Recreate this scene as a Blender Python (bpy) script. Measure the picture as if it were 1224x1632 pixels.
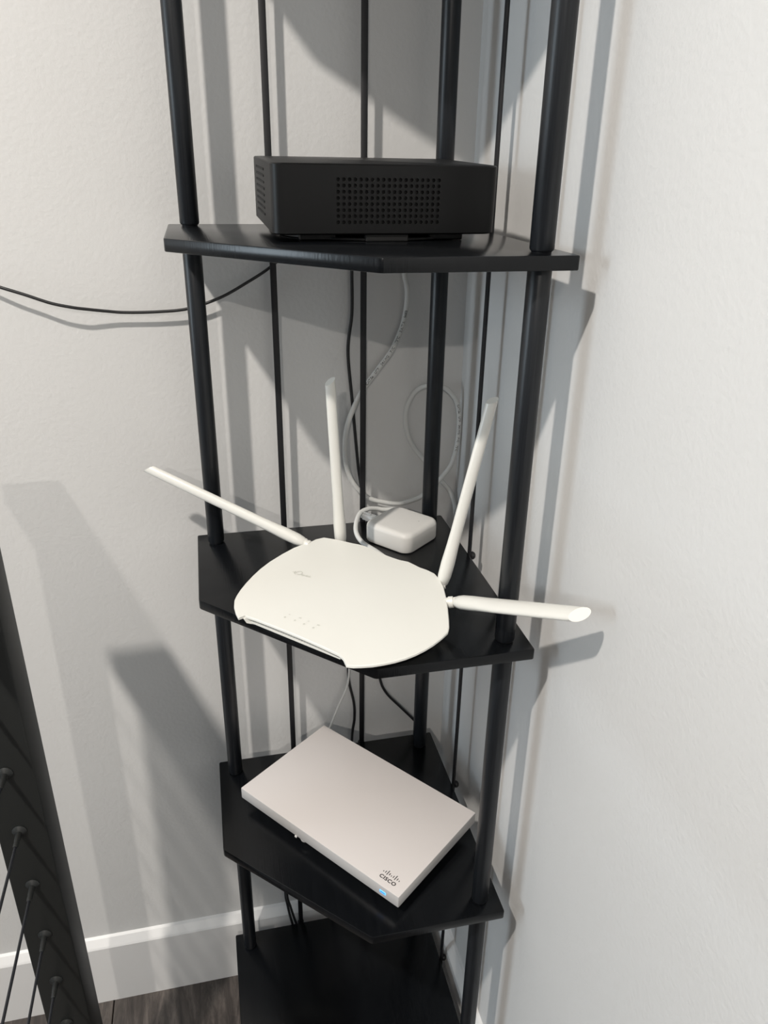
import bpy, bmesh, math, random
from mathutils import Vector, Matrix

for o in list(bpy.data.objects): bpy.data.objects.remove(o)
SC = bpy.context.scene
COL = SC.collection
random.seed(4)

# ------------------------------------------------------------------ camera
cam_d = bpy.data.cameras.new('camera')
cam = bpy.data.objects.new('camera', cam_d); COL.objects.link(cam)
F = Vector((0.2083707, 0.88528881, -0.41574676)); R_ = Vector((0.97487677, -0.22220963, 0.0154326))
U = R_.cross(F).normalized(); R_ = F.cross(U).normalized()
cam.matrix_world = Matrix(((R_.x, U.x, -F.x, -0.27256), (R_.y, U.y, -F.y, -0.84276), (R_.z, U.z, -F.z, 0.40808), (0, 0, 0, 1)))
cam_d.sensor_fit = 'VERTICAL'; cam_d.sensor_height = 36.0
cam_d.lens = 1226.7 * 36.0 / 1632.0
cam_d.clip_start = 0.02
SC.camera = cam

# ------------------------------------------------------------------ world, lights, exposure
w = bpy.data.worlds.new('world'); SC.world = w; w.use_nodes = True
w.node_tree.nodes['Background'].inputs[0].default_value = (0.94, 0.97, 1.0, 1)
w.node_tree.nodes['Background'].inputs[1].default_value = 0.22

def downlight(name, loc, power, size, color):
    d = bpy.data.lights.new(name, 'AREA'); d.shape = 'DISK'; d.size = size; d.energy = power; d.color = color
    o = bpy.data.objects.new(name, d); o.location = loc; COL.objects.link(o)
downlight('recessed_lamp', (-1.05, -1.0, 1.59), 40, 0.075, (1.0, 0.94, 0.865))
downlight('recessed_lamp', (-1.06, -3.5, 1.59), 44, 0.09, (1.0, 0.94, 0.865))
wl = bpy.data.lights.new('window_daylight', 'AREA'); wl.shape = 'RECTANGLE'; wl.size = 1.0; wl.size_y = 1.25; wl.energy = 50; wl.color = (0.77, 0.90, 1.0)
wo = bpy.data.objects.new('window_daylight', wl); wo.location = (-4.46, -0.66, 0.62); wo.rotation_euler = (math.radians(90), 0, math.radians(-90)); COL.objects.link(wo)
SC.view_settings.view_transform = 'Standard'; SC.view_settings.look = 'None'
SC.view_settings.gamma = 1.0; SC.view_settings.exposure = 0.0; SC.view_settings.use_curve_mapping = False

# ------------------------------------------------------------------ materials
def mat(name, col, rough=0.5, metal=0.0, spec=0.5, emit=None, estr=1.0, coat=0.0):
    m = bpy.data.materials.new(name); m.use_nodes = True
    b = m.node_tree.nodes['Principled BSDF']
    b.inputs['Base Color'].default_value = (*col, 1); b.inputs['Roughness'].default_value = rough
    b.inputs['Metallic'].default_value = metal; b.inputs['Specular IOR Level'].default_value = spec
    b.inputs['Coat Weight'].default_value = coat
    if emit: b.inputs['Emission Color'].default_value = (*emit, 1); b.inputs['Emission Strength'].default_value = estr
    return m
def bump(m, scale, strength, dist, stretch=(1, 1, 1), detail=3, colvar=None, ns='Object'):
    nt = m.node_tree; b = nt.nodes['Principled BSDF']
    tc = nt.nodes.new('ShaderNodeTexCoord'); mp = nt.nodes.new('ShaderNodeMapping'); mp.inputs['Scale'].default_value = stretch
    no = nt.nodes.new('ShaderNodeTexNoise'); no.inputs['Scale'].default_value = scale; no.inputs['Detail'].default_value = detail
    bp = nt.nodes.new('ShaderNodeBump'); bp.inputs['Strength'].default_value = strength; bp.inputs['Distance'].default_value = dist
    nt.links.new(tc.outputs[ns], mp.inputs[0]); nt.links.new(mp.outputs[0], no.inputs['Vector'])
    nt.links.new(no.outputs['Fac'], bp.inputs['Height']); nt.links.new(bp.outputs[0], b.inputs['Normal'])
    if colvar:
        cr = nt.nodes.new('ShaderNodeValToRGB'); cr.color_ramp.elements[0].color = (*colvar[0], 1); cr.color_ramp.elements[1].color = (*colvar[1], 1)
        cr.color_ramp.elements[0].position = 0.3; cr.color_ramp.elements[1].position = 0.7
        nt.links.new(no.outputs['Fac'], cr.inputs[0]); nt.links.new(cr.outputs[0], b.inputs['Base Color'])
    return m
M = {}
M['wall'] = bump(mat('wall_paint', (0.668, 0.662, 0.652), 0.55, spec=0.3), 210, 0.15, 0.002, detail=2)
M['trim'] = bump(mat('trim_paint', (0.80, 0.79, 0.78), 0.30), 60, 0.03, 0.001)
M['ceiling'] = mat('ceiling_paint', (0.75, 0.75, 0.74), 0.8)
M['shelf'] = bump(mat('black_wood_board', (0.004, 0.0045, 0.0055), 0.22, spec=0.28), 60, 0.09, 0.0008, (14, 0.5, 1), 4, ((0.0025, 0.003, 0.004), (0.006, 0.0068, 0.008)))
M['post'] = bump(mat('black_wood_post', (0.012, 0.013, 0.015), 0.38, spec=0.38), 60, 0.16, 0.0006, (12, 12, 0.35), 4, ((0.006, 0.007, 0.009), (0.012, 0.014, 0.017)))
M['strip'] = mat('black_strip', (0.010, 0.010, 0.012), 0.5, spec=0.4)
M['clip'] = mat('black_plastic_clip', (0.006, 0.006, 0.007), 0.4)
M['box'] = bump(mat('black_plastic_case', (0.004, 0.004, 0.0042), 0.42, spec=0.28), 900, 0.05, 0.0003)
M['boxd'] = mat('dark_vent_depth', (0.004, 0.004, 0.004), 0.8)
M['router'] = bump(mat('white_plastic_router', (0.75, 0.745, 0.70), 0.36), 700, 0.02, 0.0003)
M['ant'] = mat('white_plastic_antenna', (0.76, 0.75, 0.705), 0.30)
M['grille'] = mat('grey_grille', (0.34, 0.34, 0.33), 0.6)
M['rib'] = mat('grey_grille_rib', (0.46, 0.46, 0.44), 0.5)
M['ink'] = mat('pale_grey_print', (0.60, 0.60, 0.55), 0.5)
M['black_ink'] = mat('black_print', (0.02, 0.02, 0.02), 0.5)
M['hub'] = mat('white_plastic_hub', (0.72, 0.705, 0.675), 0.42)
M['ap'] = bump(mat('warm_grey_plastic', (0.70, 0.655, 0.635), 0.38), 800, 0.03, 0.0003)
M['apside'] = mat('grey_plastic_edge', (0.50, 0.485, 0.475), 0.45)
M['apdark'] = mat('grey_metal_mount', (0.35, 0.35, 0.35), 0.45, metal=0.4)
M['led'] = mat('blue_indicator', (0.1, 0.3, 0.9), 0.4, emit=(0.10, 0.42, 1.0), estr=1.6)
M['led2'] = mat('deep_blue_indicator', (0.02, 0.08, 0.5), 0.4, emit=(0.01, 0.16, 0.75), estr=0.8)
M['wcable'] = mat('white_cable_jacket', (0.66, 0.66, 0.64), 0.5)
M['bcable'] = mat('black_cable_jacket', (0.012, 0.012, 0.013), 0.45)
M['plug'] = mat('clear_plug_plastic', (0.75, 0.77, 0.78), 0.12); M['plug'].node_tree.nodes['Principled BSDF'].inputs['Transmission Weight'].default_value = 0.6
M['rail'] = bump(mat('black_powder_coat', (0.013, 0.014, 0.0135), 0.48, spec=0.4), 500, 0.05, 0.0003)
M['wire'] = bump(mat('black_wire_rope', (0.025, 0.027, 0.032), 0.42, metal=0.5), 40, 0.5, 0.001, (1, 9, 9))
M['steel'] = mat('worn_steel', (0.35, 0.35, 0.36), 0.3, metal=1.0)
def wood():
    m = mat('dark_plank', (0.05, 0.04, 0.035), 0.42)
    nt = m.node_tree; b = nt.nodes['Principled BSDF']
    tc = nt.nodes.new('ShaderNodeTexCoord'); oi = nt.nodes.new('ShaderNodeObjectInfo')
    ad = nt.nodes.new('ShaderNodeVectorMath'); ad.operation = 'ADD'
    mu = nt.nodes.new('ShaderNodeVectorMath'); mu.operation = 'SCALE'; mu.inputs['Scale'].default_value = 30
    cb = nt.nodes.new('ShaderNodeCombineXYZ')
    for i in range(3): nt.links.new(oi.outputs['Random'], cb.inputs[i])
    nt.links.new(cb.outputs[0], mu.inputs[0]); nt.links.new(tc.outputs['Object'], ad.inputs[0]); nt.links.new(mu.outputs[0], ad.inputs[1])
    mp = nt.nodes.new('ShaderNodeMapping'); mp.inputs['Scale'].default_value = (11, 1.6, 1); nt.links.new(ad.outputs[0], mp.inputs[0])
    n1 = nt.nodes.new('ShaderNodeTexNoise'); n1.inputs['Scale'].default_value = 5; n1.inputs['Detail'].default_value = 7; n1.inputs['Roughness'].default_value = 0.7; n1.inputs['Distortion'].default_value = 0.6
    nt.links.new(mp.outputs[0], n1.inputs['Vector'])
    cr = nt.nodes.new('ShaderNodeValToRGB'); e = cr.color_ramp.elements
    e[0].position = 0.34; e[0].color = (0.022, 0.018, 0.017, 1); e[1].position = 0.68; e[1].color = (0.16, 0.135, 0.12, 1)
    x = e.new(0.5); x.color = (0.065, 0.054, 0.048, 1)
    nt.links.new(n1.outputs['Fac'], cr.inputs[0]); nt.links.new(cr.outputs[0], b.inputs['Base Color'])
    bp = nt.nodes.new('ShaderNodeBump'); bp.inputs['Strength'].default_value = 0.25; bp.inputs['Distance'].default_value = 0.001
    nt.links.new(n1.outputs['Fac'], bp.inputs['Height']); nt.links.new(bp.outputs[0], b.inputs['Normal'])
    return m
M['plank'] = wood()
M['underlay'] = mat('dark_joint', (0.01, 0.009, 0.008), 0.8)

# ------------------------------------------------------------------ helpers
def link_mesh(name, bm, m, parent=None, smooth=False, kind=None, label=None):
    me = bpy.data.meshes.new(name)
    bmesh.ops.recalc_face_normals(bm, faces=bm.faces[:]); bm.to_mesh(me); bm.free()
    for p in me.polygons: p.use_smooth = bool(smooth)
    if smooth:
        try: me.set_sharp_from_angle(angle=math.radians(38))
        except Exception: pass
    for mm in (m if isinstance(m, (list, tuple)) else [m]): me.materials.append(mm)
    o = bpy.data.objects.new(name, me); COL.objects.link(o)
    if parent: o.parent = parent
    if kind: o['kind'] = kind
    if label: o['label'] = label
    return o
def tag(o, label, cat, group=None):
    o['label'] = label; o['category'] = cat
    if group: o['group'] = group
    return o
def thing(name, label, cat, loc, group=None, rot=0.0):
    o = bpy.data.objects.new(name, None); COL.objects.link(o); o.empty_display_size = 0.02
    o.location = loc; o.rotation_euler = (0, 0, rot)
    return tag(o, label, cat, group)
def bm_box(bm, c, s, mtx=None):
    v = []
    for dx in (-.5, .5):
        for dy in (-.5, .5):
            for dz in (-.5, .5):
                p = Vector((c[0] + dx * s[0], c[1] + dy * s[1], c[2] + dz * s[2]))
                v.append(bm.verts.new(mtx @ p if mtx else p))
    for f in ((0, 1, 3, 2), (4, 6, 7, 5), (0, 4, 5, 1), (2, 3, 7, 6), (0, 2, 6, 4), (1, 5, 7, 3)): bm.faces.new([v[i] for i in f])
    return v
def box_bm(c, s, bev=0.0, seg=2):
    bm = bmesh.new(); bm_box(bm, c, s)
    if bev: bmesh.ops.bevel(bm, geom=bm.edges[:], offset=bev, segments=seg, profile=0.5, affect='EDGES')
    return bm
def prism_bm(pts, z0, z1):
    bm = bmesh.new()
    a = [bm.verts.new((x, y, z0)) for x, y in pts]; b = [bm.verts.new((x, y, z1)) for x, y in pts]
    bm.faces.new(a[::-1]); bm.faces.new(b)
    for i in range(len(pts)):
        j = (i + 1) % len(pts); bm.faces.new((a[i], a[j], b[j], b[i]))
    return bm
def round_pts(hw, hd, r, n=8):
    out = []
    for cx, cy, a0 in ((hw - r, hd - r, 0), (-hw + r, hd - r, 90), (-hw + r, -hd + r, 180), (hw - r, -hd + r, 270)):
        for k in range(n + 1):
            a = math.radians(a0 + 90 * k / n); out.append((cx + r * math.cos(a), cy + r * math.sin(a)))
    return out
def stack_bm(rings):
    """rings: list of lists of 3-D points, closed loops of equal length, capped"""
    bm = bmesh.new(); vs = [[bm.verts.new(p) for p in ring] for ring in rings]
    n = len(rings[0])
    for a, b in zip(vs, vs[1:]):
        for i in range(n): bm.faces.new((a[i], a[(i + 1) % n], b[(i + 1) % n], b[i]))
    bm.faces.new(vs[0][::-1]); bm.faces.new(vs[-1])
    return bm
def lathe_bm(prof, n=24, bm=None, mtx=None):
    rings = [[Vector((r * math.cos(2 * math.pi * k / n), r * math.sin(2 * math.pi * k / n), z)) for k in range(n)] for r, z in prof]
    if mtx: rings = [[mtx @ p for p in r] for r in rings]
    if bm is None: return stack_bm(rings)
    vs = [[bm.verts.new(p) for p in ring] for ring in rings]
    for a, b in zip(vs, vs[1:]):
        for i in range(n): bm.faces.new((a[i], a[(i + 1) % n], b[(i + 1) % n], b[i]))
    bm.faces.new(vs[0][::-1]); bm.faces.new(vs[-1]); return bm
def frame_z(d, up=Vector((0, 0, 1))):
    z = Vector(d).normalized(); x = up.cross(z)
    if x.length < 1e-4: x = Vector((1, 0, 0)).cross(z)
    x.normalize(); y = z.cross(x)
    return Matrix(((x.x, y.x, z.x, 0), (x.y, y.y, z.y, 0), (x.z, y.z, z.z, 0), (0, 0, 0, 1)))
def spline(pts, sub=8):
    P = [Vector(p) for p in pts]; P = [P[0] * 2 - P[1]] + P + [P[-1] * 2 - P[-2]]; out = []
    for i in range(1, len(P) - 2):
        for k in range(sub):
            t = k / sub; a, b, c, d = P[i - 1:i + 3]
            out.append(0.5 * (2 * b + (c - a) * t + (2 * a - 5 * b + 4 * c - d) * t * t + (3 * b - a - 3 * c + d) * t ** 3))
    out.append(P[-2].copy()); return out
def tube_bm(path, r, n=12):
    rings = []; up = Vector((0, -1, 0.01)).normalized()
    for i, p in enumerate(path):
        t = (path[min(i + 1, len(path) - 1)] - path[max(i - 1, 0)]).normalized()
        x = (up - t * up.dot(t))
        if x.length < 1e-3: x = Vector((1, 0, 0)) - t * t.x
        x.normalize(); up = x; y = t.cross(x)
        rings.append([p + r * (math.cos(2 * math.pi * k / n) * x + math.sin(2 * math.pi * k / n) * y) for k in range(n)])
    return stack_bm(rings)
def cable(name, pts, r, m, label, sub=8):
    o = link_mesh(name, tube_bm(spline(pts, sub), r), m, smooth=True); return tag(o, label, 'cable')
_gl = {}
def text_geo(s, bold=0.0, spacing=1.0):
    if (s, bold, spacing) in _gl: return _gl[(s, bold, spacing)]
    c = bpy.data.curves.new('t', 'FONT'); c.body = s; c.size = 1.0; c.offset = bold; c.space_character = spacing; c.resolution_u = 4
    o = bpy.data.objects.new('t', c); COL.objects.link(o)
    dg = bpy.context.evaluated_depsgraph_get(); dg.update(); me = bpy.data.meshes.new_from_object(o.evaluated_get(dg))
    V = [v.co.copy() for v in me.vertices]; Fs = [tuple(p.vertices) for p in me.polygons]
    bpy.data.objects.remove(o); bpy.data.curves.remove(c); bpy.data.meshes.remove(me)
    _gl[(s, bold, spacing)] = (V, Fs); return V, Fs
def add_geo(bm, V, Fs, fn):
    vs = [bm.verts.new(fn(v)) for v in V]
    for f in Fs:
        try: bm.faces.new([vs[i] for i in f])
        except ValueError: pass
def flat_obj(name, bm, m, parent, label=None):
    me = bpy.data.meshes.new(name); bm.to_mesh(me); bm.free(); me.materials.append(m)
    o = bpy.data.objects.new(name, me); COL.objects.link(o); o.parent = parent
    if label: o['label'] = label
    return o

# ------------------------------------------------------------------ room shell
G = 0.025; FL = -0.803; CE = 1.62
def struct(name, bm, m):
    o = link_mesh(name, bm, m); o['kind'] = 'structure'; return o
struct('wall_left', box_bm((-2.2, G + 0.05, (FL + CE) / 2), (4.65, 0.10, CE - FL)), M['wall'])
struct('wall_right', box_bm((G + 0.05, -2.2, (FL + CE) / 2), (0.10, 4.45, CE - FL)), M['wall'])
struct('ceiling', box_bm((-2.2, -2.2, CE + 0.03), (4.65, 4.65, 0.06)), M['ceiling'])
bm = bmesh.new()                                             # far wall with a window opening, well outside the frame
WX, WY0, WY1, WZ0, WZ1 = -4.55, -1.19, -0.13, -0.03, 1.27
for (ya, yb, za, zb_) in ((-4.42, WY0, FL, CE), (WY1, G, FL, CE), (WY0, WY1, FL, WZ0), (WY0, WY1, WZ1, CE)):
    bm_box(bm, (WX, (ya + yb) / 2, (za + zb_) / 2), (0.10, yb - ya, zb_ - za))
struct('wall_far', bm, M['wall'])
bm = bmesh.new()
for (ya, yb, za, zb_) in ((WY0, WY0 + .04, WZ0, WZ1), (WY1 - .04, WY1, WZ0, WZ1), (WY0, WY1, WZ0, WZ0 + .04), (WY0, WY1, WZ1 - .04, WZ1)):
    bm_box(bm, (WX + 0.01, (ya + yb) / 2, (za + zb_) / 2), (0.06, yb - ya, zb_ - za))
struct('window_1', bm, M['trim'])
floor = struct('floor', box_bm((-2.2, -2.2, FL - 0.035), (4.65, 4.65, 0.05)), M['underlay'])
pw = 0.228                                                  # plank width; a seam runs at x = -0.495
def plank(x, ya, yb):
    return link_mesh('plank', box_bm((0, 0, -0.005), (pw - 0.0016, yb - ya - 0.0016, 0.0098), 0.0008, 1), M['plank'], floor)
full = None
for i in range(21):
    x = -0.495 + pw * 1.5 - i * pw; yb = G; ln = 0.25 + (i * 0.41) % 0.97
    while yb > -4.3:
        ya = max(yb - ln, -4.42)
        if abs(ln - 1.22) < 1e-6 and ya > -4.42:
            if full is None: o = full = plank(x, ya, yb)
            else: o = full.copy(); COL.objects.link(o); o.parent = floor
        else: o = plank(x, ya, yb)
        o.location = (x, (ya + yb) / 2, FL); yb = ya; ln = 1.22
def baseboard(name, along):
    prof = [(0, FL), (0.013, FL), (0.013, FL + 0.119), (0.0115, FL + 0.1215), (0.004, FL + 0.131), (0.0, FL + 0.133)]
    bm = bmesh.new(); A = []; B = []
    for d, z in prof:
        if along == 'x': A.append(bm.verts.new((G, G - d, z))); B.append(bm.verts.new((-4.5, G - d, z)))
        else: A.append(bm.verts.new((G - d, G, z))); B.append(bm.verts.new((G - d, -4.4, z)))
    n = len(prof)
    for i in range(n): bm.faces.new((A[i], A[(i + 1) % n], B[(i + 1) % n], B[i]))
    bm.faces.new(A); bm.faces.new(B[::-1])
    return struct(name, bm, M['trim'])
baseboard('baseboard_left', 'x'); baseboard('baseboard_right', 'y')

# ------------------------------------------------------------------ corner shelf
ZS = [0.6917, 0.34694, 0.0017, -0.34465, -0.6922]; TH = 0.0108; SA = 0.30; SB = 0.15
unit = thing('corner_shelf', 'tall black wooden corner shelf unit with round posts and thin rods', 'shelf', (-0.12, -0.12, FL))
UO = Vector((0.12, 0.12, -FL))          # local offset so that parts can use world numbers
def part(name, bm, m, parent=unit, smooth=False, label=None, kind=None):
    o = link_mesh(name, bm, m, parent, smooth, kind, label)
    if parent is unit: o.location = UO
    return o
def shelf_bm(z):
    pts = [(0, 0), (-SA, 0), (-SA, -SB), (-SB, -SA), (0, -SA)]
    bm = prism_bm(pts, z - TH, z)
    ve = [e for e in bm.edges if abs(e.verts[0].co.z - e.verts[1].co.z) > 0.005]
    bmesh.ops.bevel(bm, geom=ve, offset=0.0022, segments=3, profile=0.5, affect='EDGES')
    he = [e for e in bm.edges if abs(e.verts[0].co.z - e.verts[1].co.z) < 1e-5]
    bmesh.ops.bevel(bm, geom=he, offset=0.0009, segments=2, profile=0.5, affect='EDGES')
    return bm
for z in ZS: part('shelf', shelf_bm(z), M['shelf'], smooth=True)
PR = 0.0093
for x, y in ((-0.2788, -0.022), (-0.022, -0.2788), (-0.0225, -0.0225)):
    segs = [(ZS[i + 1], ZS[i] - TH) for i in range(4)] + [(FL + 0.006, ZS[4] - TH)]
    for a, b in segs:
        prof = [(PR * 0.80, a), (PR * 0.84, a + 0.0012), (PR * 0.93, a + 0.0016), (PR, a + 0.003), (PR, b - 0.0015), (PR * 0.93, b)]
        bm = lathe_bm(prof, 32); bmesh.ops.translate(bm, vec=(x, y, 0), verts=bm.verts[:])
        part('post', bm, M['post'], smooth=True)
    bm = lathe_bm([(PR * 1.05, FL), (PR * 1.1, FL + 0.002), (PR * 1.1, FL + 0.006), (PR * 0.9, FL + 0.0062)], 24)
    bmesh.ops.translate(bm, vec=(x, y, 0), verts=bm.verts[:]); part('foot', bm, M['clip'], smooth=True)
for ax, v in (('x', -0.1003), ('x', -0.1975), ('y', -0.0985), ('y', -0.2065)):
    top = ZS[0] + 0.004; bot = ZS[4] - 0.03
    c = (v, 0.0045, (top + bot) / 2) if ax == 'x' else (0.0045, v, (top + bot) / 2)
    s = (0.0068, 0.003, top - bot) if ax == 'x' else (0.003, 0.0068, top - bot)
    rod = part('rod', box_bm(c, s, 0.0009, 2), M['strip'], smooth=True)
    for z in ZS:                                            # little screw knobs holding the rod to each board
        pr_ = [(0.0030, -0.006), (0.0045, -0.0048), (0.0048, -0.002), (0.0034, 0.0), (0.0012, 0.0009)]
        if ax == 'x': mt = Matrix.Translation((v, 0.0110, z - 0.0075)) @ Matrix.Rotation(math.radians(-90), 4, 'X')
        else: mt = Matrix.Translation((0.0110, v, z - 0.0075)) @ Matrix.Rotation(math.radians(90), 4, 'Y')
        bm = bmesh.new(); lathe_bm([(r, zz) for r, zz in pr_], 14, bm, mt); link_mesh('rod_clip', bm, M['clip'], rod, True)

# ------------------------------------------------------------------ black vented box on the top shelf in view
BW, BD, BH = 0.1875, 0.150, 0.0525
zb = ZS[1] + 0.0056
box = thing('mini_computer', 'black box with rounded corners and grid of vent holes on the upper shelf', 'computer', (-0.1215, -0.193 + BD / 2, ZS[1]), rot=math.radians(1.0))
z0, z1 = 0.0056, 0.0056 + BH
# shell: rounded loop, front opened for the perforated panel
RC = 0.010
hx, hy = BW / 2, BD / 2
px0, px1, pz0, pz1 = -0.0437, 0.0437, 0.0130, 0.0492         # perforated field on the front face
loop = round_pts(hx, hy, RC, 6)
bm = bmesh.new()
def ringat(z, s=0.0): return [bm.verts.new((x - (s if x > 0 else -s), y - (s if y > 0 else -s), z)) for x, y in loop]
r0 = ringat(z0, 0.0015); r1 = ringat(z0 + 0.0012); r2 = ringat(z1 - 0.0009); r3 = ringat(z1, 0.0010)
n = len(loop)
front_i = 3 * 7 - 1      # edge between the last point of corner 3 and the first of corner 4 (front side)
for a, b in ((r0, r1), (r1, r2), (r2, r3)):
    for i in range(n):
        if a is r1 and i == front_i: continue
        bm.faces.new((a[i], a[(i + 1) % n], b[(i + 1) % n], b[i]))
bm.faces.new(r0[::-1]); bm.faces.new(r3)
a, b, c, d = r1[front_i], r1[(front_i + 1) % n], r2[(front_i + 1) % n], r2[front_i]
q = [bm.verts.new((x, -hy, z)) for x, z in ((px0, pz0), (px1, pz0), (px1, pz1), (px0, pz1))]
for f in ((a, b, q[1], q[0]), (b, c, q[2], q[1]), (c, d, q[3], q[2]), (d, a, q[0], q[3])): bm.faces.new(f)
link_mesh('case', bm, M['box'], box, smooth=True)
# perforated panel with real holes
bm = bmesh.new(); bh = bmesh.new(); NX, NZ = 19, 8; cw = (px1 - px0) / NX; ch = (pz1 - pz0) / NZ; rr = 0.0015
for i in range(NX):
    for k in range(NZ):
        cx = px0 + (i + .5) * cw; cz = pz0 + (k + .5) * ch
        sq = []; ho = []; hb = []
        for t in range(8):
            an = math.pi / 4 * t + math.pi / 8; ca, sa = math.cos(an), math.sin(an)
            m_ = max(abs(ca), abs(sa)); 
            sq.append(bm.verts.new((cx + ca / m_ * cw / 2, -hy, cz + sa / m_ * ch / 2)))
            ho.append(bm.verts.new((cx + ca * rr, -hy, cz + sa * rr))); hb.append(bm.verts.new((cx + ca * rr, -hy + 0.002, cz + sa * rr)))
        for t in range(8):
            u = (t + 1) % 8
            bm.faces.new((sq[t], sq[u], ho[u], ho[t])); bm.faces.new((ho[t], ho[u], hb[u], hb[t]))
        for cor in ((1, 1), (-1, 1), (-1, -1), (1, -1)):
            t = {(1, 1): 0, (-1, 1): 2, (-1, -1): 4, (1, -1): 6}[cor]
            cv = bm.verts.new((cx + cor[0] * cw / 2, -hy, cz + cor[1] * ch / 2)); bm.faces.new((sq[t], cv, sq[(t + 1) % 8]))
bmesh.ops.remove_doubles(bm, verts=bm.verts[:], dist=1e-6)
link_mesh('vent_panel', bm, M['box'], box, label='front panel perforated by rows of small round holes')
bm_box(bh, (0, -hy + 0.0028, (pz0 + pz1) / 2), (px1 - px0, 0.0014, pz1 - pz0)); link_mesh('vent_backing', bh, M['boxd'], box)
for k in range(8):                                          # side louvres, recessed frame read as thin dark slots
    z = 0.0160 + k * 0.0050
    bm = bmesh.new(); bm_box(bm, (-hx - 0.0001, 0.010, z), (0.0010, 0.062, 0.0016)); link_mesh('side_slot', bm, M['boxd'], box)
TILT = Matrix.Translation((0, -hy, z0)) @ Matrix.Rotation(math.radians(1.9), 4, 'X') @ Matrix.Translation((0, hy, -z0))
for ch_ in box.children: ch_.matrix_local = TILT            # the case leans slightly forward on its base
# swivel base
bm = lathe_bm([(0.062, 0.0), (0.064, 0.0008), (0.064, 0.0024), (0.058, 0.0034), (0.056, 0.0056)], 48); bmesh.ops.scale(bm, vec=(1.25, 1.12, 1), verts=bm.verts[:])
link_mesh('base', bm, M['box'], box, True)
link_mesh('front_foot', box_bm((0.000, -hy + 0.006, 0.0029), (0.036, 0.008, 0.0056), 0.001), M['boxd'], box)
for sx in (-1, 1): link_mesh('side_foot', box_bm((sx * 0.055, -hy + 0.022, 0.0029), (0.030, 0.012, 0.0056), 0.001), M['box'], box)

# ------------------------------------------------------------------ router
OUT = [(-0.1647, -0.1024, 0.0363), (-0.1811, -0.1067, 0.0339), (-0.1985, -0.1111, 0.0315), (-0.2262, -0.1283, 0.0264), (-0.2445, -0.1465, 0.0223), (-0.2585, -0.1664, 0.0184), (-0.2651, -0.1811, 0.016), (-0.2661, -0.1917, 0.0147), (-0.263, -0.2097, 0.013), (-0.257, -0.2082, 0.0139), (-0.2357, -0.2282, 0.014), (-0.2086, -0.2558, 0.0139), (-0.1804, -0.2874, 0.0136), (-0.1776, -0.2936, 0.0132), (-0.1765, -0.3028, 0.0123), (-0.1647, -0.3073, 0.0131), (-0.1547, -0.3094, 0.014), (-0.135, -0.3103, 0.0161), (-0.1164, -0.3073, 0.0186), (-0.0979, -0.2999, 0.0215), (-0.0814, -0.2888, 0.0246), (-0.0784, -0.2827, 0.0256), (-0.0723, -0.2586, 0.0291), (-0.0666, -0.2251, 0.0335), (-0.069, -0.2023, 0.0358), (-0.0802, -0.1879, 0.0362), (-0.0887, -0.175, 0.0367), (-0.0966, -0.1689, 0.0365), (-0.1071, -0.1573, 0.0366), (-0.1163, -0.1447, 0.037), (-0.1267, -0.1316, 0.0373), (-0.1376, -0.123, 0.037)]
RO = Vector((-0.165, -0.205, ZS[2]))
SL = 0.16; S2 = 0.70711
def plane_z(x, y): return ZS[2] + 0.012 + SL * ((x + y) * S2 + 0.33)
router = thing('wifi_router', 'white four-antenna router with curved sides on the middle shelf', 'router', RO)
def rel(p): return Vector(p) - RO
outer = [Vector((x, y, plane_z(x, y))) for x, y, z in OUT]
cen = sum(outer, Vector()) / len(outer); cen.z = plane_z(cen.x, cen.y)
# smooth the curved runs of the outline
def densify(P):
    out = []; n = len(P)
    for i in range(n):
        a, b, c, d = P[i - 1], P[i], P[(i + 1) % n], P[(i + 2) % n]
        out.append(b)
        if (c - b).length > 0.012: out.append((b * 9 + c * 9 - a - d) / 16)
    return out
outer = densify(outer)
def inset(k, dz): return [Vector((cen.x + (p.x - cen.x) * k, cen.y + (p.y - cen.y) * k, 0)) + Vector((0, 0, plane_z(cen.x + (p.x - cen.x) * k, cen.y + (p.y - cen.y) * k) + dz)) for p in outer]
bm = bmesh.new()
lv = [inset(1.0, -0.0026), inset(1.0, -0.0008), inset(0.992, 0.0)]
vs = [[bm.verts.new(rel(p)) for p in L] for L in lv]; n = len(outer)
for a, b in zip(vs, vs[1:]):
    for i in range(n): bm.faces.new((a[i], a[(i + 1) % n], b[(i + 1) % n], b[i]))
bm.faces.new(vs[-1])
bm.faces.new(vs[0][::-1])
link_mesh('top_cover', bm, M['router'], router, smooth=True)
# lower housing, tucked in under the cover
low = [(p, max(ZS[2] + 0.0045, p.z - 0.0026)) for p in outer]
rA = inset(0.955, -0.0024); rB = inset(0.93, -0.0075); rC = inset(0.86, 0)
rB = [Vector((p.x, p.y, max(p.z, ZS[2] + 0.0040))) for p in rB]; rC = [Vector((p.x, p.y, ZS[2] + 0.0022)) for p in rC]
link_mesh('bottom_housing', stack_bm([[rel(p) for p in L] for L in (rC, rB, rA)]), M['router'], router, smooth=True)
for fx, fy in ((-0.215, -0.195), (-0.175, -0.25), (-0.105, -0.235), (-0.15, -0.15)):
    bm = lathe_bm([(0.005, 0), (0.005, 0.0024)], 16); bmesh.ops.translate(bm, vec=rel((fx, fy, ZS[2])), verts=bm.verts[:]); link_mesh('foot', bm, M['clip'], router)
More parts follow.
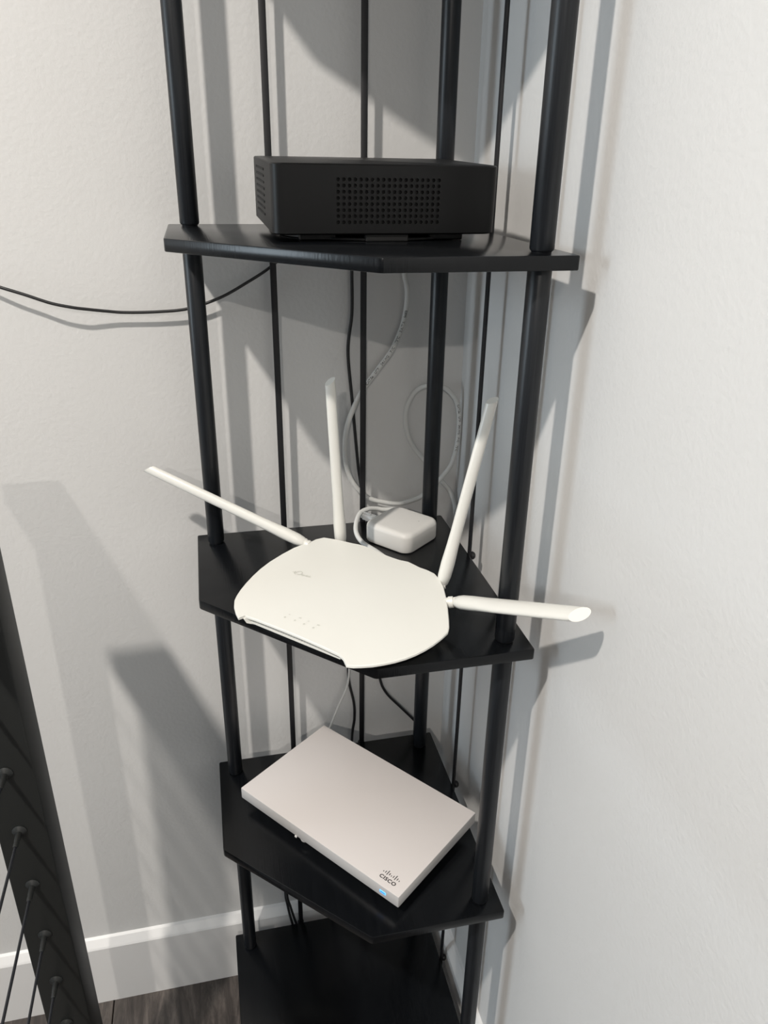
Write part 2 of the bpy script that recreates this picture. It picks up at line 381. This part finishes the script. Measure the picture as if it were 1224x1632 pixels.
# front grille: grey slotted strip and a pale lip beneath, along the front edge
fa = Vector((-0.2530, -0.2115, 0)); fb = Vector((-0.1800, -0.2868, 0)); fd = (fb - fa).normalized(); fn = Vector((fd.y, -fd.x, 0))
if fn.dot(Vector((-1, -1, 0))) < 0: fn = -fn
zf = ZS[2] + 0.0090
gp = link_mesh('front_grille', bmesh.new(), M['grille'], router)
bm = bmesh.new(); L = (fb - fa).length; mt = Matrix.Translation(rel((fa.x, fa.y, zf))) @ Matrix(((fd.x, fn.x, 0, 0), (fd.y, fn.y, 0, 0), (0, 0, 1, 0), (0, 0, 0, 1)))
bm_box(bm, (L / 2, -0.0052, -0.0012), (L, 0.0050, 0.0034), mt); 
bmesh.ops.recalc_face_normals(bm, faces=bm.faces[:]); bm.to_mesh(gp.data); bm.free()
bm = bmesh.new()
for i in range(34): bm_box(bm, ((i + .5) * L / 34, -0.0026, -0.0012), (0.0009, 0.0006, 0.0030), mt)
link_mesh('grille_rib', bm, M['rib'], gp, kind='stuff')
bm = bmesh.new(); bm_box(bm, (L / 2, -0.0040, -0.0034), (L, 0.0050, 0.0016), mt); link_mesh('front_lip', bm, M['router'], router)
# printed marks
nrm = Vector((-SL * S2, -SL * S2, 1)).normalized()
def on_top(o, d, up=0.0016):
    o = Vector(o); d = Vector((d[0], d[1], 0)); d.z = SL * S2 * (d.x + d.y); d.normalize(); v = nrm.cross(d)
    o.z = plane_z(o.x, o.y) + up
    return lambda p: rel(o + d * p.x + v * p.y)
fnl = on_top((-0.2062, -0.1562, 0), (0.0174, -0.0138), 0.00035)
bm = bmesh.new()
def ribbon(bm, P, wd, fn, closed=False):
    n = len(P); A = []; B = []
    for i in range(n):
        a = Vector(P[(i - 1) % n] if closed or i else P[0]); b = Vector(P[(i + 1) % n] if closed or i < n - 1 else P[-1])
        t = (b - a).normalized(); q = Vector((-t.y, t.x)) * wd / 2; p = Vector(P[i])
        A.append(bm.verts.new(fn(Vector((*(p + q), 0))))); B.append(bm.verts.new(fn(Vector((*(p - q), 0)))))
    for i in range(n if closed else n - 1): bm.faces.new((A[i], A[(i + 1) % n], B[(i + 1) % n], B[i]))
ribbon(bm, [(0.0076 + 0.0030 * math.cos(a), 0.0030 + 0.0026 * math.sin(a)) for a in [math.pi * (-0.62 + 1.55 * k / 16) for k in range(17)]], 0.0010, fnl)
ribbon(bm, [(0.0000, 0.0024), (0.0050, 0.0024)], 0.0010, fnl); ribbon(bm, [(0.0024, 0.0044), (0.0024, 0.0018), (0.0034, 0.0002), (0.0056, 0.0001)], 0.0010, fnl)
V, Fs = text_geo('tp-link'); add_geo(bm, V, Fs, lambda v: fnl(Vector((0.0112 + v.x * 0.0042, v.y * 0.0042, 0))))
flat_obj('printed_logo', bm, M['ink'], router, 'pale grey printed logo reading tp-link')
for k, (x, y) in enumerate(((-0.2205, -0.2228), (-0.2120, -0.2305), (-0.2046, -0.2382), (-0.1970, -0.2460))):
    f2 = on_top((x, y, 0), (0.0235, -0.0232), 0.00035); bm = bmesh.new()
    pts = [(0.0011 * math.cos(2 * math.pi * t / 10), 0.0011 * math.sin(2 * math.pi * t / 10)) for t in range(10)]
    bm.faces.new([bm.verts.new(f2(Vector((*p, 0)))) for p in pts])
    for t in range(2 + k % 2): ribbon(bm, [(0.0010 + 0.0010 * t, 0.0044), (0.0013 + 0.0010 * t, 0.0058)], 0.0005, f2)
    flat_obj('indicator_mark', bm, M['ink'], router)
# antennas
def antenna(base, tip, hinge, cut, wide, label, w=0.0112, th=0.0086, ck=0.8, bw=1.0):
    base = Vector(base); tip = Vector(tip); d = (tip - base); Ln = d.length; d.normalize()
    x = Vector(wide) - d * Vector(wide).dot(d); x.normalize(); y = d.cross(x)
    cut = Vector(cut); cl = Vector((cut.dot(x), cut.dot(y))).normalized()
    a = bpy.data.objects.new('antenna', None)
    rings = []; N = 20
    for s, kw, kt in ((0.0, 0.70 * bw, 0.80), (0.003, 0.98 * bw, 1.25), (0.010, 1.16 * bw, 1.42), (0.024, 1.20 * bw, 1.40), (0.042, 1.06 * (1 + bw) / 2, 1.15), (0.060, 1.0, 1.0), (Ln * 0.6, 0.98, 0.97), (Ln - ck * w * 0.86 - 0.0015, 0.94, 0.92)):
        rings.append([rel(base + d * s + x * (w / 2 * kw * math.cos(t)) + y * (th / 2 * kt * math.sin(t))) for t in [2 * math.pi * k / N for k in range(N)]])
    last = []
    for k in range(N):
        t = 2 * math.pi * k / N; cx, cy = w / 2 * 0.92 * math.cos(t), th / 2 * 0.9 * math.sin(t)
        last.append(rel(base + d * (Ln - ck * w * 0.42 - (cx * cl.x + cy * cl.y) * ck) + x * cx + y * cy))
    rings.append(last)
    o = link_mesh('antenna', stack_bm(rings), M['ant'], router, smooth=True)
    h = Vector(hinge); hd = (base - h)
    bm = bmesh.new(); lathe_bm([(0.0048, -0.004), (0.0048, hd.length * 0.35), (0.0056, hd.length * 0.4), (0.0056, hd.length * 0.75), (0.0044, hd.length * 0.8), (0.0050, hd.length + 0.002)], 20, bm, Matrix.Translation(rel(h)) @ frame_z(hd))
    link_mesh('antenna_hinge', bm, M['ant'], o, True)
    return o
camp = Vector((-0.2726, -0.8428, 0.408))
z2 = ZS[2]
A1b, A1t = (-0.1850, -0.1040, z2 + 0.030), (-0.3465, -0.0300, 0.1025)
A2b, A2t = (-0.1462, -0.1035, z2 + 0.024), (-0.1562, -0.1060, 0.2125)
A3b, A3t = (-0.0640, -0.2120, z2 + 0.026), (-0.0225, -0.2050, 0.2150)
A4b, A4t = (-0.0605, -0.2470, z2 + 0.0270), (-0.0030, -0.3865, 0.0925)
antenna(A1b, A1t, (-0.180, -0.109, z2 + 0.027), (0.7, 0.35, 1.0), (0.2, 0.2, 1), '')
antenna(A2b, A2t, (-0.150, -0.113, z2 + 0.022), (-0.9, -0.5, 0), (1, -0.3, 0), '')
antenna(A3b, A3t, (-0.072, -0.212, z2 + 0.024), (-0.9, -0.5, 0), (1, -0.3, 0), '')
d4 = (Vector(A4t) - Vector(A4b)).normalized(); n4 = (Vector((-0.575, 0.305, 1.07))).normalized()
antenna(A4b, A4t, (-0.0715, -0.2430, z2 + 0.0245), (-0.5, -0.6, 0.9), d4.cross(n4), '', 0.0178, 0.0086, 1.1, 0.74)

# ------------------------------------------------------------------ small hub
hub = thing('smart_hub', 'small white square hub with rounded edges behind the router', 'hub', (-0.0655, -0.0544, ZS[2]), rot=math.atan2(0.64, 0.77))
HB = 0.0325; HH = 0.0245
rings = []
for s, z in ((0.0030, 0.0), (0.0008, 0.0010), (0.0, 0.003), (0.0, HH - 0.0060), (0.0005, HH - 0.0036), (0.0019, HH - 0.0016), (0.0040, HH - 0.0004), (0.0070, HH)):
    rings.append([(x, y, z) for x, y in round_pts(HB - s, HB - s, 0.0115 - s * 0.6, 8)])
link_mesh('case', stack_bm(rings), M['hub'], hub, True)
bm = lathe_bm([(0.0005, HH), (0.0005, HH + 0.0001)], 10); bmesh.ops.translate(bm, vec=(0.009, -0.018, 0), verts=bm.verts[:]); link_mesh('pinhole_light', bm, M['black_ink'], hub)

# ------------------------------------------------------------------ flat access point
P0, P1, P2, P3 = Vector((-0.1521, 0.0062)), Vector((0.0025, -0.1898)), Vector((-0.1180, -0.2835)), Vector((-0.2751, -0.0881))
cxy = (P0 + P1 + P2 + P3) / 4; e = ((P1 - P0) + (P2 - P3)); ang = math.atan2(e.y, e.x)
AW = e.length / 2; AD = ((P3 - P0).length + (P2 - P1).length) / 2; AZ = 0.0335; AT = 0.0162
ap = thing('access_point', 'flat pale grey rectangular access point lying askew on the lower shelf', 'access point', (cxy.x, cxy.y, ZS[3]), rot=ang)
bm = box_bm((0, 0, AZ - AT / 2), (AW, AD, AT), 0.0012, 2)
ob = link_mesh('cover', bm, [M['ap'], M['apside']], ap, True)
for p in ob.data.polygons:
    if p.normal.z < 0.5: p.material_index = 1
link_mesh('bottom_tray', box_bm((0, 0, AZ - AT - 0.004), (AW * 0.80, AD * 0.72, 0.0082), 0.001), M['apdark'], ap)
link_mesh('mounting_bracket', box_bm((0.0, 0, 0.0045), (AW * 0.40, AD * 0.5, 0.0088), 0.001), M['apdark'], ap)
bm = bmesh.new(); lathe_bm([(0.005, 0), (0.006, 0.003), (0.006, 0.006), (0.0045, 0.0075)], 18, bm, Matrix.Translation((-0.023, -AD / 2 + 0.009, 0.0090)))
link_mesh('lock_tab', bm, M['hub'], ap, True)
bm = box_bm((-0.029, -AD / 2 - 0.0003, AZ - AT - 0.0004), (0.003, 0.0016, 0.0024), 0.0004); link_mesh('release_latch', bm, M['hub'], ap)
def ap_local(x, y):
    v = Vector((x, y)) - cxy; c, s = math.cos(-ang), math.sin(-ang); return (v.x * c - v.y * s, v.x * s + v.y * c)
tx0 = ap_local(-0.1293, -0.2509); tx1 = ap_local(-0.1160, -0.2660)
bm = bmesh.new(); V, Fs = text_geo('CISCO', 0.03, 1.12); wmax = max(v.x for v in V); k = 0.0218 / wmax
tlx = tx0[0] - 0.0006; tly = tx0[1] - 0.0038
add_geo(bm, V, Fs, lambda v: Vector((tlx + v.x * k, tly + v.y * k * 0.92, AZ + 0.00012)))
hs = [0.0016, 0.0030, 0.0052, 0.0030, 0.0016, 0.0030, 0.0052, 0.0030, 0.0016]
for i, h in enumerate(hs):
    bx_ = tlx + 0.0002 + i * 0.0027; lo = 0.0012 * (1 if h > 0.005 else 0)
    bm_box(bm, (bx_, tly + 0.0078 - lo / 2 + h / 2, AZ + 0.00006), (0.0009, h + lo, 0.0001))
flat_obj('printed_logo', bm, M['black_ink'], ap, 'black printed logo reading CISCO under nine bars')
lx, ly = ap_local(-0.1331, -0.2691)
led = link_mesh('indicator_light', box_bm((lx, -AD / 2 - 0.0001, AZ - 0.0082), (0.0086, 0.0006, 0.0036), 0.0003), M['led'], ap, label='glowing blue indicator')
link_mesh('indicator_bar', box_bm((lx, -AD / 2 - 0.00045, AZ - 0.0082), (0.0062, 0.0003, 0.0011)), M['led2'], led)

# ------------------------------------------------------------------ cables
cable('power_cable', [(-0.62, 0.0185, 0.345), (-0.5321, 0.0185, 0.31), (-0.5007, 0.0170, 0.298), (-0.4673, 0.0095, 0.2874), (-0.445, 0.0072, 0.28), (-0.4225, 0.006, 0.2717), (-0.4024, 0.0065, 0.2668), (-0.3879, 0.009, 0.2641), (-0.3701, 0.012, 0.2613), (-0.3518, 0.0135, 0.2593), (-0.3202, 0.0135, 0.2592), (-0.2879, 0.0135, 0.2617), (-0.2545, 0.014, 0.2721), (-0.2273, 0.016, 0.2857), (-0.2, 0.0175, 0.3019), (-0.172, 0.0180, 0.325), (-0.155, 0.0150, 0.350), (-0.150, 0.004, 0.366), (-0.148, -0.030, 0.372), (-0.148, -0.0430, 0.372)], 0.0016, M['bcable'], 'thin black cable sagging across the left wall below the upper shelf')
cable('power_cable', [(-0.118, -0.0430, 0.368), (-0.118, -0.020, 0.366), (-0.113, 0.006, 0.358), (-0.111, 0.0165, 0.3184), (-0.1109, 0.0170, 0.2941), (-0.1108, 0.018, 0.2514), (-0.1150, 0.020, 0.2091), (-0.110, 0.0212, 0.1498), (-0.1032, 0.0205, 0.0706), (-0.0983, 0.019, 0.0201), (-0.1007, 0.018, -0.068), (-0.1162, 0.017, -0.2013), (-0.1171, 0.017, -0.227), (-0.1155, 0.017, -0.2537), (-0.1093, 0.017, -0.2871), (-0.1084, 0.017, -0.3149), (-0.1121, 0.017, -0.354), (-0.112, 0.017, -0.45), (-0.145, 0.018, -0.56), (-0.150, 0.018, -0.66), (-0.15, 0.002, -0.775), (-0.15, -0.03, FL + 0.0022), (-0.13, -0.09, FL + 0.002)], 0.0019, M['bcable'], 'black cable hanging down the corner wall behind the middle rod')
cable('power_cable', [(-0.0560, -0.0150, z2 + 0.0030), (-0.0600, -0.0040, z2 + 0.0024), (-0.0660, 0.0060, z2 + 0.0005), (-0.0740, 0.0125, z2 - 0.012), (-0.0800, 0.0165, -0.060), (-0.0790, 0.017, -0.15), (-0.0777, 0.017, -0.2067), (-0.0718, 0.017, -0.2529), (-0.0623, 0.017, -0.2781), (-0.0434, 0.017, -0.3033), (-0.0201, 0.017, -0.3332), (-0.005, 0.017, -0.3555), (0.006, 0.016, -0.42), (0.010, 0.014, -0.62), (0.006, 0.004, -0.72), (-0.01, -0.01, FL + 0.003)], 0.0019, M['bcable'], 'short black cable curving behind the back post under the middle shelf')
cable('network_cable', [(-0.0660, -0.0130, z2 + 0.0030), (-0.0740, -0.0030, z2 + 0.0022), (-0.0850, 0.0060, z2 + 0.0010), (-0.1000, 0.0125, z2 - 0.012), (-0.1165, 0.0145, -0.08), (-0.1157, 0.0145, -0.2), (-0.1157, 0.0145, -0.2258), (-0.1194, 0.0145, -0.2569), (-0.1313, 0.0138, -0.2866), (-0.1425, 0.0128, -0.317), (-0.150, 0.008, -0.333), (-0.152, -0.004, -0.3390), (-0.150, -0.03, -0.3405)], 0.0015, M['wcable'], 'thin pale cable dropping from the middle shelf to the access point')
ETH = [(-0.0600, -0.0430, 0.366), (-0.0590, -0.015, 0.365), (-0.0560, 0.008, 0.350), (-0.0530, 0.0150, 0.325), (-0.0523, 0.015, 0.3049), (-0.0515, 0.0155, 0.2914), (-0.0484, 0.0155, 0.2777), (-0.0485, 0.0155, 0.2592), (-0.0528, 0.0155, 0.2367), (-0.0641, 0.0155, 0.21), (-0.0797, 0.0155, 0.189), (-0.0974, 0.0155, 0.1655), (-0.1084, 0.0145, 0.1457), (-0.1176, 0.0125, 0.1213), (-0.1206, 0.0125, 0.0961), (-0.1183, 0.0125, 0.0699), (-0.1097, 0.0125, 0.0475), (-0.0929, 0.0125, 0.0285), (-0.0737, 0.0125, 0.0205), (-0.0519, 0.0125, 0.0164), (-0.0344, 0.0125, 0.0196), (-0.0235, 0.0125, 0.0238), (-0.0083, 0.0125, 0.0356), (0.0022, 0.0125, 0.0481), (0.0145, 0.0130, 0.0658), (0.0202, 0.0130, 0.0921), (0.0210, 0.0130, 0.1182), (0.0175, 0.0130, 0.1419), (0.0075, 0.0130, 0.1571), (-0.0053, 0.0140, 0.1652), (-0.0208, 0.0175, 0.1649), (-0.0331, 0.0205, 0.1576), (-0.042, 0.0212, 0.1414), (-0.0441, 0.0215, 0.1225), (-0.0397, 0.0215, 0.1007), (-0.0306, 0.0215, 0.0837), (-0.0192, 0.0215, 0.0696), (-0.0075, 0.0215, 0.0551), (0.0042, 0.0205, 0.0404), (0.0150, 0.0180, 0.0267), (0.0205, 0.0120, 0.0120), (0.0205, 0.004, 0.0), (0.0175, -0.004, -0.0137), (0.016, -0.006, -0.08), (0.016, -0.006, -0.20)]
eth_path = spline(ETH, 10)
eth = cable('network_cable', ETH, 0.0030, M['wcable'], 'white network cable with black printing, looping behind the back post', 10)
# printing wrapped on the jacket
cum = [0.0]
for a, b in zip(eth_path, eth_path[1:]): cum.append(cum[-1] + (b - a).length)
def at_len(s):
    lo = 0
    while lo < len(cum) - 2 and cum[lo + 1] < s: lo += 1
    t = (s - cum[lo]) / max(1e-9, cum[lo + 1] - cum[lo]); p = eth_path[lo].lerp(eth_path[lo + 1], t)
    return p, (eth_path[min(lo + 2, len(cum) - 1)] - eth_path[max(lo - 1, 0)]).normalized()
def s_of(pt):
    i = min(range(len(eth_path)), key=lambda j: (eth_path[j] - Vector(pt)).length); return cum[i]
def print_on(words, sgn, s0, h, par):
    bm = bmesh.new()
    for word, gap in words:
        V, Fs = text_geo(word, 0.012)
        def fn(v):
            s = s0 + sgn * v.x * h; p, t = at_len(s); t = t * sgn
            n = Vector((-0.10, -0.90, 0.35)); n = (n - t * n.dot(t)).normalized(); b = n.cross(t)
            th = (v.y * h - h * 0.36) / 0.0030; th = max(-1.4, min(1.4, th)) 
            return p + 0.00308 * (math.cos(th) * n + math.sin(th) * b)
        add_geo(bm, V, Fs, fn); s0 += sgn * (max(v.x for v in V) * h + gap)
    flat_obj('printed_lettering', bm, M['black_ink'], par, 'black printed cable type lettering')
sA = s_of((-0.0945, 0.0155, 0.169))
print_on([('CAT.5e', 0.004), ('UTP', 0.0045), ('24AWG', 0.0045), ('PVC', 0.005), ('75°C', 0.005), ('EIA/TIA', 0.004), ('568B', 0)], -1, sA, 0.0040, eth)
sB = s_of((0.0178, 0.0130, 0.1410))
print_on([('CAT.5e', 0.004), ('UTP', 0.004), ('24AWG', 0.004), ('PVC', 0.004), ('75°C', 0.0)], -1, sB, 0.0036, eth)
hc = cable('network_cable', [(-0.045, -0.0020, z2 + 0.0110), (-0.0600, 0.0000, z2 + 0.0130), (-0.0742, 0.0, 0.0157), (-0.0835, 0.0002, 0.0177), (-0.094, -0.0032, 0.0197), (-0.1056, -0.0104, 0.0190), (-0.1143, -0.0277, 0.0150), (-0.1178, -0.0457, 0.0095), (-0.1138, -0.063, 0.0050), (-0.1027, -0.0872, 0.0046), (-0.0942, -0.1133, 0.0048), (-0.093, -0.140, 0.0075)], 0.0028, M['wcable'], 'white network cable curling round the left side of the small hub')
pg = thing('network_plug', 'clear plastic network plug at the left corner of the small hub', 'plug', (-0.0925, -0.0225, z2 + 0.0100), rot=math.atan2(0.64, 0.77) + math.pi / 2)
bm = box_bm((0.006, 0, 0.0035), (0.016, 0.0095, 0.0068), 0.0006); link_mesh('plug_body', bm, M['plug'], pg, True)
link_mesh('latch', box_bm((0.010, 0, 0.0078), (0.013, 0.0030, 0.0009), 0.0002), M['plug'], pg)
link_mesh('boot', box_bm((0.0155, 0, 0.0035), (0.004, 0.0070, 0.0055), 0.0008), M['wcable'], pg, True)
def low_cable(pts, lb): cable('power_cable', pts, 0.0019, M['bcable'], lb)
low_cable([(-0.1965, 0.0195, -0.36), (-0.1975, 0.0195, -0.42), (-0.208, 0.0195, -0.50), (-0.2165, 0.0190, -0.57), (-0.2189, 0.0170, -0.6389), (-0.2165, 0.0110, -0.664), (-0.2125, 0.0062, -0.690), (-0.2085, 0.0062, -0.712), (-0.200, 0.0062, -0.75), (-0.190, 0.000, -0.790), (-0.170, -0.020, FL + 0.0022), (-0.14, -0.08, FL + 0.0022)], 'left of two black cables spreading apart above the bottom shelf by the left thin rod')
low_cable([(-0.1950, 0.0160, -0.36), (-0.1955, 0.0155, -0.42), (-0.2040, 0.0155, -0.50), (-0.2135, 0.0150, -0.57), (-0.2165, 0.0140, -0.6395), (-0.2125, 0.0100, -0.664), (-0.2070, 0.0058, -0.690), (-0.2015, 0.0058, -0.712), (-0.190, 0.0058, -0.75), (-0.178, 0.000, -0.790), (-0.155, -0.020, FL + 0.0022), (-0.12, -0.07, FL + 0.0022)], 'right of two black cables spreading apart above the bottom shelf by the left thin rod')

# ------------------------------------------------------------------ cable railing at the left
PW = 0.047; RX0, RX1, RY0, RY1 = -0.5160, -0.4690, -0.205, -0.158; RT = 0.128
rail = thing('cable_railing', 'black square steel railing post with horizontal wire cables at the left edge', 'railing', ((RX0 + RX1) / 2, (RY0 + RY1) / 2, FL))
ro = Vector(((RX0 + RX1) / 2, (RY0 + RY1) / 2, FL))
def rbox(c, s, bev): bm = box_bm(Vector(c) - ro, s, bev); return bm
link_mesh('post', rbox(((RX0 + RX1) / 2, (RY0 + RY1) / 2, (FL + RT) / 2), (PW, PW, RT - FL), 0.0025), M['rail'], rail, True)
link_mesh('base_plate', rbox(((RX0 + RX1) / 2, (RY0 + RY1) / 2, FL + 0.004), (0.10, 0.10, 0.008), 0.001), M['rail'], rail, True)
link_mesh('top_rail', rbox((-0.507, -1.078, RT + 0.0125), (0.060, 1.84, 0.025), 0.003), M['rail'], rail, True)
zc = [0.015, -0.0610, -0.1370, -0.2130, -0.2890, -0.3660, -0.4420, -0.5185, -0.595, -0.671]
for z in zc:
    bm = bmesh.new(); cy = []
    lathe_bm([(0.0015, 0), (0.0015, 1.78)], 10, bm, Matrix.Translation(Vector((-0.4945, RY0 - 0.015, z)) - ro) @ Matrix.Rotation(math.radians(90), 4, 'X'))
    cb = link_mesh('cable', bm, M['wire'], rail, True)
    bm = bmesh.new(); mt = Matrix.Translation(Vector((-0.4945, RY0, z)) - ro) @ Matrix.Rotation(math.radians(90), 4, 'X')
    lathe_bm([(0.0070, 0.0), (0.0072, 0.0010), (0.0052, 0.0028), (0.0030, 0.0040), (0.0028, 0.013), (0.0025, 0.0140), (0.0025, 0.020), (0.0019, 0.0215)], 18, bm, mt)
    ft = link_mesh('cable_fitting', bm, M['rail'], cb, True)
